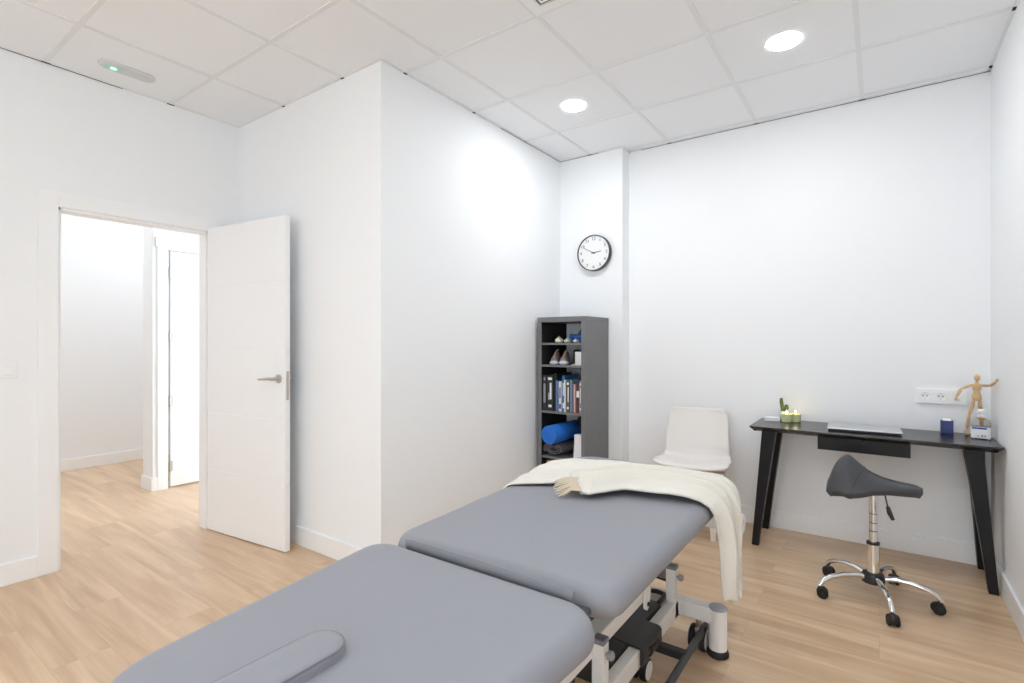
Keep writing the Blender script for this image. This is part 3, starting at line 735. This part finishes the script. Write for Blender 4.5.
for i, (wd, hh, dp, colr, mk_, lab) in enumerate(BK):
    m = mat('book_cover_%d' % i, colr, .5)
    t = thing('book', lab, 'book', (x+wd/2, 3.352+.006*(i % 3), SH['c']), group='books on the middle shelf')
    MB().box(-wd/2, wd/2, 0, .003, 0, hh, .001, 1).box(-wd/2, -wd/2+.0025, 0, dp, 0, hh, .0008, 1).box(wd/2-.0025, wd/2, 0, dp, 0, hh, .0008, 1).build('cover', m, t)
    MB().box(-wd/2+.0024, wd/2-.0024, .0032, dp-.004, .003, hh-.004).build('pages', M['paper'], t)
    if mk_ == 't1':
        l_ = MB(); l_.box(-wd*.3, wd*.3, -.0007, .0002, hh*.86, hh*.93).box(-wd*.05, wd*.22, -.0007, .0002, hh*.32, hh*.78).box(-wd*.25, wd*.25, -.0007, .0002, hh*.10, hh*.17)
        if wd > .05: l_.box(-wd*.22, -wd*.12, -.0007, .0002, hh*.30, hh*.5)
        l_.build('spine_print', M['whitelace'], t)
    elif mk_ == 't2':
        MB().box(-wd*.3, wd*.3, -.0007, .0002, hh*.22, hh*.76).box(-wd*.2, wd*.25, -.0007, .0002, hh*.85, hh*.94).build('spine_print', M['labelgrey'], t)
    elif mk_ == 'd':
        MB().box(-wd*.3, wd*.3, -.0007, .0002, hh*.10, hh*.25).box(-wd*.2, wd*.2, -.0007, .0002, hh*.45, hh*.8).build('spine_print', M['labelblue'] if i == 4 else M['whitelace'], t)
    elif mk_ == 'w':
        MB().box(-wd*.42, wd*.42, -.0007, .0002, hh*.55, hh*.78).build('spine_print', M['whitelace'], t)
    x += wd+gap
# lower bay: grey folded towel, blue foam roller on it, black roller behind, white bag, carton below
tw = thing('folded_towel', 'dark grey rolled towel under the blue foam roller', 'towel', (-1.99, 3.45, SH['d']), world=True)
tm = MB()
def spiral_section(n=70):
    pts = []
    for k in range(n):
        t_ = k/(n-1); r = .012+.030*t_; a = 5.2*PI*t_
        pts.append((r*math.cos(a)*2.0, r*math.sin(a)*1.14))
    return pts
sec = spiral_section()
rows = [[(-2.018+u+dx, y, SH['d']+.052+v) for u, v in sec] for y, dx in ((3.372, -.0), (3.45, .025), (3.56, .06), (3.66, .085))]
tm.grid(rows); to = tm.build('roll', M['towel'], tw, True, angle=80); sm = to.modifiers.new('s', 'SOLIDIFY'); sm.thickness = .007; sm.offset = 0
te = MB(); te.tube([(-2.018+u, 3.370, SH['d']+.052+v) for u, v in sec], .0022, 6); te.build('hem', M['towel_edge'], tw, True)
rl = thing('foam_roller', 'bright blue foam roller lying on the towel in the lower bay, end outward', 'foam roller', (-2.026, 3.32, .487), world=True)
rl.rotation_euler = (0, 0, 0)
def roller_pts(r, d_): return r, d_
ax = Vector((.10, .99, .006)).normalized()
p0 = Vector((-1.992, 3.262, .560))
MB().cyl(p0, p0+ax*.37, .069, n=44, bev=.006).build('foam_body', M['foam'], rl, True)
q = ax.to_track_quat('Z', 'Y').to_matrix().to_4x4()
e_ = MB(); t_ = bmesh.new(); bmesh.ops.create_cone(t_, cap_ends=True, segments=24, radius1=.022, radius2=.022, depth=.003); e_.merge(t_, Matrix.Translation(p0-ax*.0005) @ q); e_.build('core', M['foam'], rl, True)
o = MB().cyl((0, 0, 0), (.02, .14, 0), .048, n=32, bev=.006).build('black_roller', M['black_fabric'], None, True); o.location = (-1.850, 3.52, .638)
tag(o, 'black cylinder resting behind the blue roller in the lower bay', 'roller')
t = thing('paper_bag', 'upright white paper bag beside the grey towel in the lower bay', 'bag', (-1.802, 3.39, SH['d']))
MB().prism([(-.036, 0), (.035, 0), (.035, .185), (-.026, .180)], -.03, .03, 'XZ', .002).build('bag', M['label'], t); MB().box(-.026, .033, -.034, .0, .165, .182, .002).build('folded_top', M['label'], t)
t = thing('cardboard_box', 'brown cardboard box in the bay below the towel', 'box', (-1.95, 3.50, .036))
MB().box(-.13, .12, -.12, .12, 0, .305, .002).build('body', M['cork'], t); MB().box(-.131, .121, -.122, .122, .27, .306, .002).build('lid', M['cork'], t)

# ------------------------------------------------------------------ desk
DZ = .735
DX0, DX1, DY0, DY1 = -.650, .497, 3.412, 3.846
dk = thing('desk', 'black wooden desk with splayed legs and one drawer against the back wall', 'desk', (-.08, 3.63, 0), world=True)
tp = MB()
def rrect(x0, x1, y0, y1, r, z): return [Vector((p.x, p.y, z)) for p in round_poly([(x0, y0), (x1, y0), (x1, y1), (x0, y1)], [r]*4, 5)]
pa = round_poly([(DX0, DY0), (DX1, DY0), (DX1, DY1), (DX0, DY1)], [.02]*4, 5)
def R3(pp, z): return [Vector((p.x, p.y, z)) for p in pp]
tp.loft([R3(inset(pa, .035), DZ-.030), R3(inset(pa, .006), DZ-.013), R3(pa, DZ-.008), R3(pa, DZ-.002), R3(inset(pa, .002), DZ)])
tp.build('desk_top', M['desktop'], dk, True, angle=25)
def deskleg(xt, yt, xb, yb, sx):
    m_ = MB()
    def q(cx, cy, a, b, z): return [(cx-a, cy-b, z), (cx+a, cy-b, z), (cx+a, cy+b, z), (cx-a, cy+b, z)]
    m_.loft([q(xb, yb, .019, .019, 0), q((xb*2+xt)/3, (yb*2+yt)/3, .024, .026, DZ*.33), q(xt, yt, .038, .036, DZ-.03)])
    m_.build('leg', M['blackwood'], dk, True, angle=25)
deskleg(-.548, 3.500, -.622, 3.468, -1); deskleg(.388, 3.500, .462, 3.468, 1)
deskleg(-.548, 3.770, -.622, 3.815, -1); deskleg(.425, 3.770, .462, 3.815, 1)
dr = MB(); dr.box(-.288, .134, 3.462, 3.80, .640, .706, .002); dro = dr.build('drawer', M['blackwood'], dk)
MB().box(-.290, .136, 3.452, 3.466, .630, .704, .002).build('drawer_front', M['blackwood'], dro)
MB().cyl((-.073, 3.455, .690), (-.073, 3.446, .690), .010, n=20).cyl((-.073, 3.455, .676), (-.073, 3.447, .676), .006, n=14).build('finger_notch', M['ctrl2'], dro, True)

# things on the desk
lp = thing('laptop', 'closed silver laptop lying in the middle of the black desk', 'laptop', (-.075, 3.625, DZ), math.radians(2.5))
MB().box(-.170, .170, -.125, .120, .002, .012, .003).build('base', M['dark_alu'], lp); MB().box(-.176, .176, -.130, .120, .0125, .021, .0028, 3).build('lid', M['silver'], lp)
for yy in (-.095, .095): MB().box(-.15, .15, yy-.005, yy+.005, 0, .003).build('rubber_foot', M['rubber'], lp)
t = thing('small_box', 'flat white box at the left end of the desk top', 'box', (-.570, 3.735, DZ), math.radians(8))
MB().box(-.044, .044, -.03, .03, 0, .016, .0015).build('tray', M['label'], t); MB().box(-.045, .045, -.031, .031, .012, .024, .002).build('lid', M['label'], t)
t = thing('potted_cactus', 'small cactus with two green stems in a white pot behind the candles', 'plant', (-.508, 3.795, DZ))
MB().lathe([(.026, 0), (.029, .003), (.034, .058), (.035, .062), (.032, .062), (.030, .052)], n=32, cap1=False).build('pot', M['pot'], t, True)
MB().cyl((0, 0, .045), (0, 0, .055), .030, n=24).build('soil', M['soil'], t, True)
cs = MB()
def stem(path, r): cs.tube(path, r, 12, rad_fn=lambda u: r*math.sqrt(max(.02, 1-(2*u-.9)**2*.8 if u > .45 else 1-.3*(.45-u))))
stem([(-.006, 0, .05), (-.010, 0, .075), (-.014, 0, .10), (-.017, 0, .125), (-.017, 0, .143), (-.017, 0, .146)], .011)
stem([(.006, 0, .05), (.010, -.002, .065), (.014, -.003, .085), (.013, -.003, .102), (.013, -.003, .104)], .013)
cs.build('stems', M['cactus'], t, True)
def candle(x, y, label):
    t = thing('candle', label, 'candle', (x, y, DZ), group='lit candles on the desk')
    MB().lathe([(.026, 0), (.030, .004), (.031, .046), (.031, .052), (.0295, .052), (.0285, .044)], n=32, cap1=False).build('jar', M['wax'], t, True)
    MB().cyl((0, 0, .038), (0, 0, .045), .0285, n=28).build('wax', M['waxtop'], t, True)
    fl = MB(); fl.lathe([(.001, .050), (.0032, .054), (.0042, .059), (.0030, .066), (.0008, .074)], n=14); wk = MB().cyl((0, 0, .044), (0, 0, .053), .001, n=8).build('wick', M['ink'], t)
    fl.build('flame', M['flame'], t, True)
candle(-.484, 3.722, 'lit green glass candle directly in front of the cactus pot')
candle(-.438, 3.758, 'lit green glass candle nearer the laptop')
t = thing('tape_dispenser', 'navy blue desk tape dispenser with a white roll right of the laptop', 'tape dispenser', (.308, 3.760, DZ), math.radians(-3))
MB().prism([(-.050, 0), (.050, 0), (.046, .066), (.030, .074), (.018, .052), (-.014, .052), (-.028, .080), (-.044, .080)], -.027, -.021, 'YZ', .001).prism([(-.050, 0), (.050, 0), (.046, .066), (.030, .074), (.018, .052), (-.014, .052), (-.028, .080), (-.044, .080)], .021, .027, 'YZ', .001)\
    .box(-.027, .027, -.052, .052, 0, .016, .002).box(-.027, .027, -.052, -.044, 0, .078, .002).box(-.026, .026, .042, .049, 0, .062, .002).build('body', M['blue'], t)
MB().lathe([(.018, -.016), (.034, -.016), (.034, .016), (.018, .016), (.018, -.016)], (0, .0, .052), 32, 'X', False, False).build('tape_roll', M['label'], t, True)

# wooden mannequin, arms out, one reaching towards the wall
mq = thing('artist_mannequin', 'pale wooden jointed artist mannequin with outstretched arms in the desk corner', 'mannequin', (.418, 3.76, DZ), world=True)
KX, KY = .434, 3.765
def seg(name, a, b, r0, rm, r1, parent=mq):
    m_ = MB(); a, b = Vector(a), Vector(b); pts = [a.lerp(b, k/8) for k in range(9)]
    def rf(u):
        base = r0*(1-u)**2+2*rm*u*(1-u)*1.2+r1*u*u
        return base*(.55 if u in (0, 1) else 1)
    m_.tube(pts, r0, 12, rad_fn=rf); return m_.build(name, M['maple'], parent, True, angle=70)
m_ = MB(); m_.ball((KX+.002, KY, 1.052), .0150, (.92, 1, 1.32)); m_.build('head', M['maple'], mq, True)
seg('neck', (KX, KY, 1.036), (KX, KY, 1.020), .006, .006, .006)
def body(name, st):
    m_ = MB(); m_.loft([[(KX+dx+a*math.cos(2*PI*k/16), KY+b*math.sin(2*PI*k/16), z) for k in range(16)] for z, a, b, dx in st]); return m_.build(name, M['maple'], mq, True, angle=60)
body('chest', [(1.022, .010, .008, 0), (1.018, .019, .012, 0), (1.008, .0215, .014, 0), (.990, .0185, .013, 0), (.983, .014, .011, 0), (.980, .008, .008, 0)])
body('waist', [(.982, .010, .009, 0), (.976, .016, .012, 0), (.970, .013, .010, 0)])
body('pelvis', [(.971, .012, .010, 0), (.966, .0165, .013, 0), (.950, .0205, .015, 0), (.935, .0205, .015, 0), (.928, .015, .012, 0)])
shl, shr = (KX-.024, KY, 1.012), (KX+.024, KY, 1.012)
def joint(name, p, r): m_ = MB(); m_.ball(p, r, u=12, v=8); m_.build(name, M['maple'], mq, True)
eL = (KX-.066, KY-.01, .990); hL = (KX-.086, KY-.02, .945)
eR = (KX+.046, KY-.085, 1.018); hR = (KX+.053, KY-.185, 1.043)
seg('upper_arm', shl, eL, .0062, .0072, .005); seg('forearm', eL, hL, .0065, .0085, .0045)
seg('hand', hL, (hL[0]-.005, hL[1]-.002, hL[2]-.020), .0035, .007, .004)
seg('upper_arm', shr, eR, .0062, .0072, .005); seg('forearm', eR, hR, .0065, .0085, .0045)
seg('hand', hR, (hR[0]+.004, hR[1]-.014, hR[2]+.016), .0035, .007, .004)
for nm_, p in (('shoulder_joint', shl), ('shoulder_joint', shr), ('elbow_joint', eL), ('elbow_joint', eR)): joint(nm_, p, .006)
kL, aL = (KX-.030, KY+.005, .845), (KX-.040, KY+.01, .766)
kR, aR = (KX+.018, KY+.01, .848), (KX+.024, KY+.02, .766)
seg('thigh', (KX-.012, KY, .930), kL, .0075, .0095, .0065); seg('shin', kL, aL, .0065, .0085, .0045)
seg('thigh', (KX+.012, KY, .930), kR, .0075, .0095, .0065); seg('shin', kR, aR, .0065, .0085, .0045)
for nm_, p in (('knee_joint', kL), ('knee_joint', kR)): joint(nm_, p, .0068)
for a_ in (aL, aR):
    m_ = MB(); m_.ball((a_[0], a_[1]-.010, DZ+.0102), .0100, (.95, 2.1, 1)); m_.ball((a_[0], a_[1], DZ+.020), .009); m_.build('foot', M['maple'], mq, True)

sn = thing('sanitizer_bottle', 'clear pump bottle with a white label and blue band in the right desk corner', 'bottle', (.440, 3.665, DZ), math.radians(-14))
def orect(a, b, z, p=3.2, n=28):
    o = []
    for k in range(n):
        t_ = 2*PI*k/n; c_, s_ = math.cos(t_), math.sin(t_)
        o.append((a*math.copysign(abs(c_)**(2/p), c_), b*math.copysign(abs(s_)**(2/p), s_), z))
    return o
MB().loft([orect(.036, .022, 0), orect(.040, .025, .004), orect(.040, .025, .060), orect(.0385, .024, .085), orect(.030, .020, .100), orect(.016, .014, .110, 2), orect(.013, .013, .116, 2)]).build('bottle', M['glass'], sn, True, angle=60)
MB().loft([orect(.0406, .0256, .006), orect(.0406, .0256, .066)], False, False).build('label_wrap', M['label'], sn, True)
def strip(x0, x1, z0, z1, m_):
    s_ = MB(); s_.box(x0, x1, -.0268, -.0254, z0, z1); return s_
strip(-.033, .026, .054, .062, 0).build('blue_band', M['labelblue'], sn)
s_ = strip(.004, .012, .014, .024, 0); s_.box(-.012, -.004, -.0268, -.0254, .015, .019).box(.016, .022, -.0268, -.0254, .014, .024).build('label_print', M['labelgrey'], sn)
MB().cyl((0, 0, .114), (0, 0, .126), .0145, n=24, bev=.001).cyl((0, 0, .126), (0, 0, .140), .006, n=16).box(-.014, .014, -.012, .012, .136, .158, .004, 3).box(-.007, .007, -.034, -.008, .142, .153, .003).build('pump', M['plastic'], sn, True, angle=40)

# ------------------------------------------------------------------ saddle stool
SX, SY = -.024, 3.075
st = thing('saddle_stool', 'charcoal saddle stool on a chrome five star base in front of the desk', 'stool', (SX, SY, 0))
# x runs to the nose of the saddle
ztab = [(-.190, .530), (-.186, .552), (-.174, .592), (-.152, .645), (-.120, .682), (-.098, .688), (-.06, .652), (-.015, .614), (.04, .590), (.10, .577), (.15, .573), (.178, .569), (.190, .560)]
wtab2 = [(-.190, .085), (-.184, .105), (-.160, .125), (-.10, .138), (-.03, .130), (.03, .105), (.09, .080), (.15, .064), (.178, .046), (.190, .020)]
dtab = [(-.190, .012), (-.182, .040), (-.155, .105), (-.105, .160), (-.06, .110), (-.01, .052), (.05, .022), (.10, .012), (.190, .005)]
def smooth_tab(tab, x, h_=.012): return sum(lerp_tab(tab, x+h_*k/3) for k in range(-3, 4))/7
rows = []; NS, NV = 56, 32
for i in range(NS+1):
    s_ = -.190+.380*i/NS; row = []
    zc, hw, dp = smooth_tab(ztab, s_), smooth_tab(wtab2, s_, .012), smooth_tab(dtab, s_)
    for j in range(NV+1):
        v = math.sin((-1+2*j/NV)*PI/2); row.append((s_, hw*v, zc-dp*abs(v)**1.9-.014*abs(v)**10))
    rows.append(row)
mb = MB()
bot = [[(x_*.92+.003, y_*.88, min(z_-.024, .60)) for x_, y_, z_ in r] for r in rows]
tmp = bmesh.new()
T_ = [[tmp.verts.new(p) for p in r] for r in rows]; B_ = [[tmp.verts.new(p) for p in r] for r in bot]
for G_, fl in ((T_, False), (B_, True)):
    for a, b in zip(G_, G_[1:]):
        for k in range(NV): tmp.faces.new((a[k], b[k], b[k+1], a[k+1]) if not fl else (a[k], a[k+1], b[k+1], b[k]))
loopT = [T_[i][0] for i in range(NS+1)]+[T_[NS][k] for k in range(1, NV+1)]+[T_[i][NV] for i in range(NS-1, -1, -1)]+[T_[0][k] for k in range(NV-1, 0, -1)]
loopB = [B_[i][0] for i in range(NS+1)]+[B_[NS][k] for k in range(1, NV+1)]+[B_[i][NV] for i in range(NS-1, -1, -1)]+[B_[0][k] for k in range(NV-1, 0, -1)]
for k in range(len(loopT)):
    j = (k+1) % len(loopT); tmp.faces.new((loopT[k], loopT[j], loopB[j], loopB[k]))
bmesh.ops.recalc_face_normals(tmp, faces=tmp.faces); mb.merge(tmp)
seat = mb.build('seat', M['vinyl_seat'], st, True, angle=75)
# stitched seam across the saddle
sm_ = MB(); pts = []
for k in range(25):
    v = -1+2*k/24; s_ = -.085+.05*(1-v*v); zc, hw, dp = smooth_tab(ztab, s_), smooth_tab(wtab2, s_, .012), smooth_tab(dtab, s_)
    pts.append((s_, hw*v*.99, zc-dp*abs(v)**1.9-.014*abs(v)**10+.0005))
sm_.tube(pts, .0018, 6); sm_.build('seam', M['blackp'], seat, True)
MB().box(-.05, .05, -.05, .05, .535, .565, .006).cyl((0, 0, .505), (0, 0, .54), .022, n=20).build('mechanism', M['blackp'], st)
MB().cyl((0, 0, .255), (0, 0, .515), .0165, n=28).build('gas_lift', M['chrome'], st, True)
gr_ = MB()
for z in (.325, .365, .41): gr_.cyl((0, 0, z), (0, 0, z+.003), .0169, n=28)
gr_.build('groove', M['blackp'], st.children[-1], True)
MB().cyl((0, 0, .118), (0, 0, .268), .0265, n=32).build('outer_tube', M['chrome'], st, True)
MB().lathe([(.0275, .262), (.0275, .272), (.018, .274)], n=32).build('collar', M['blackp'], st, True)
MB().lathe([(.030, .070), (.048, .078), (.050, .108), (.042, .122), (.028, .126)], n=36).build('hub', M['blackp'], st, True)
lv = MB(); lv.tube([(.02, -.02, .545), (.048, -.03, .510), (.058, -.035, .458)], .0035, 8); lvo = lv.build('lever', M['blackp'], st, True)
g_ = MB(); g_.tube([(.057, -.035, .464), (.064, -.036, .436), (.078, -.038, .404)], .009, 10, rad_fn=lambda u: .006+.005*math.sin(PI*min(1, u*.8+.1))); g_.build('lever_grip', M['blackp'], lvo, True)
for k in range(5):
    a = math.radians(-2+72*k); c_, s_ = math.cos(a), math.sin(a)
    lg = MB(); lg.tube([(c_*r, s_*r, z) for r, z in ((.035, .100), (.09, .112), (.15, .110), (.205, .098), (.238, .082), (.254, .064), (.257, .056))], .0125, 12, rad_fn=lambda u: .0135-.002*u); lg.build('leg', M['chrome'], st, True)
    # swivel castor: hooded twin wheel
    ph = rnd.uniform(0, 2*PI); R = Matrix.Translation((c_*.257, s_*.257, 0)) @ Matrix.Rotation(ph, 4, 'Z')
    ca = MB(); ca.merge_m = None
    t_ = bmesh.new(); bmesh.ops.create_cone(t_, cap_ends=True, segments=14, radius1=.006, radius2=.006, depth=.02); ca.merge(t_, R @ Matrix.Translation((0, 0, .056)))
    t_ = bmesh.new(); bmesh.ops.create_uvsphere(t_, u_segments=18, v_segments=10, radius=.0245); ca.merge(t_, R @ Matrix.Translation((0, -.010, .029)) @ Matrix.Diagonal((.95, 1, 1.05, 1)))
    co = ca.build('castor', M['blackp'], st, True)
    for dx in (-.0155, .0155):
        wl = MB(); t_ = bmesh.new(); bmesh.ops.create_cone(t_, cap_ends=True, segments=28, radius1=.0245, radius2=.0245, depth=.013)
        bmesh.ops.bevel(t_, geom=[e for e in t_.edges if any(len(f.verts) > 4 for f in e.link_faces)], offset=.003, segments=2, affect='EDGES')
        wl.merge(t_, R @ Matrix.Translation((dx, -.012, .0246)) @ Matrix.Rotation(PI/2, 4, 'Y'))
        wl.build('wheel', M['rubber'], co, True)

# ------------------------------------------------------------------ light, camera, output
W_ = bpy.data.worlds.new('daylight'); SC.world = W_; W_.use_nodes = True
bg = W_.node_tree.nodes['Background']; bg.inputs['Color'].default_value = (.83, .92, 1, 1); bg.inputs['Strength'].default_value = 2.2
cam = bpy.data.cameras.new('camera'); co = bpy.data.objects.new('camera', cam); COL.objects.link(co)
co.location = (0, 0, 1.2451); co.rotation_euler = (PI/2, 0, .6188)
cam.sensor_width = 36; cam.sensor_fit = 'HORIZONTAL'; cam.lens = 515.587*36/1024; cam.shift_y = 1.045/1024; cam.clip_start = .02
SC.camera = co
vs = SC.view_settings; vs.view_transform = 'Standard'; vs.look = 'None'; vs.gamma = 1; vs.use_curve_mapping = False; vs.exposure = 1.27
SC.cycles.max_bounces = 12; SC.cycles.diffuse_bounces = 8; SC.cycles.transmission_bounces = 10; SC.cycles.caustics_reflective = False; SC.cycles.caustics_refractive = False
for o in bpy.data.objects:
    if '_w' in o: del o['_w']
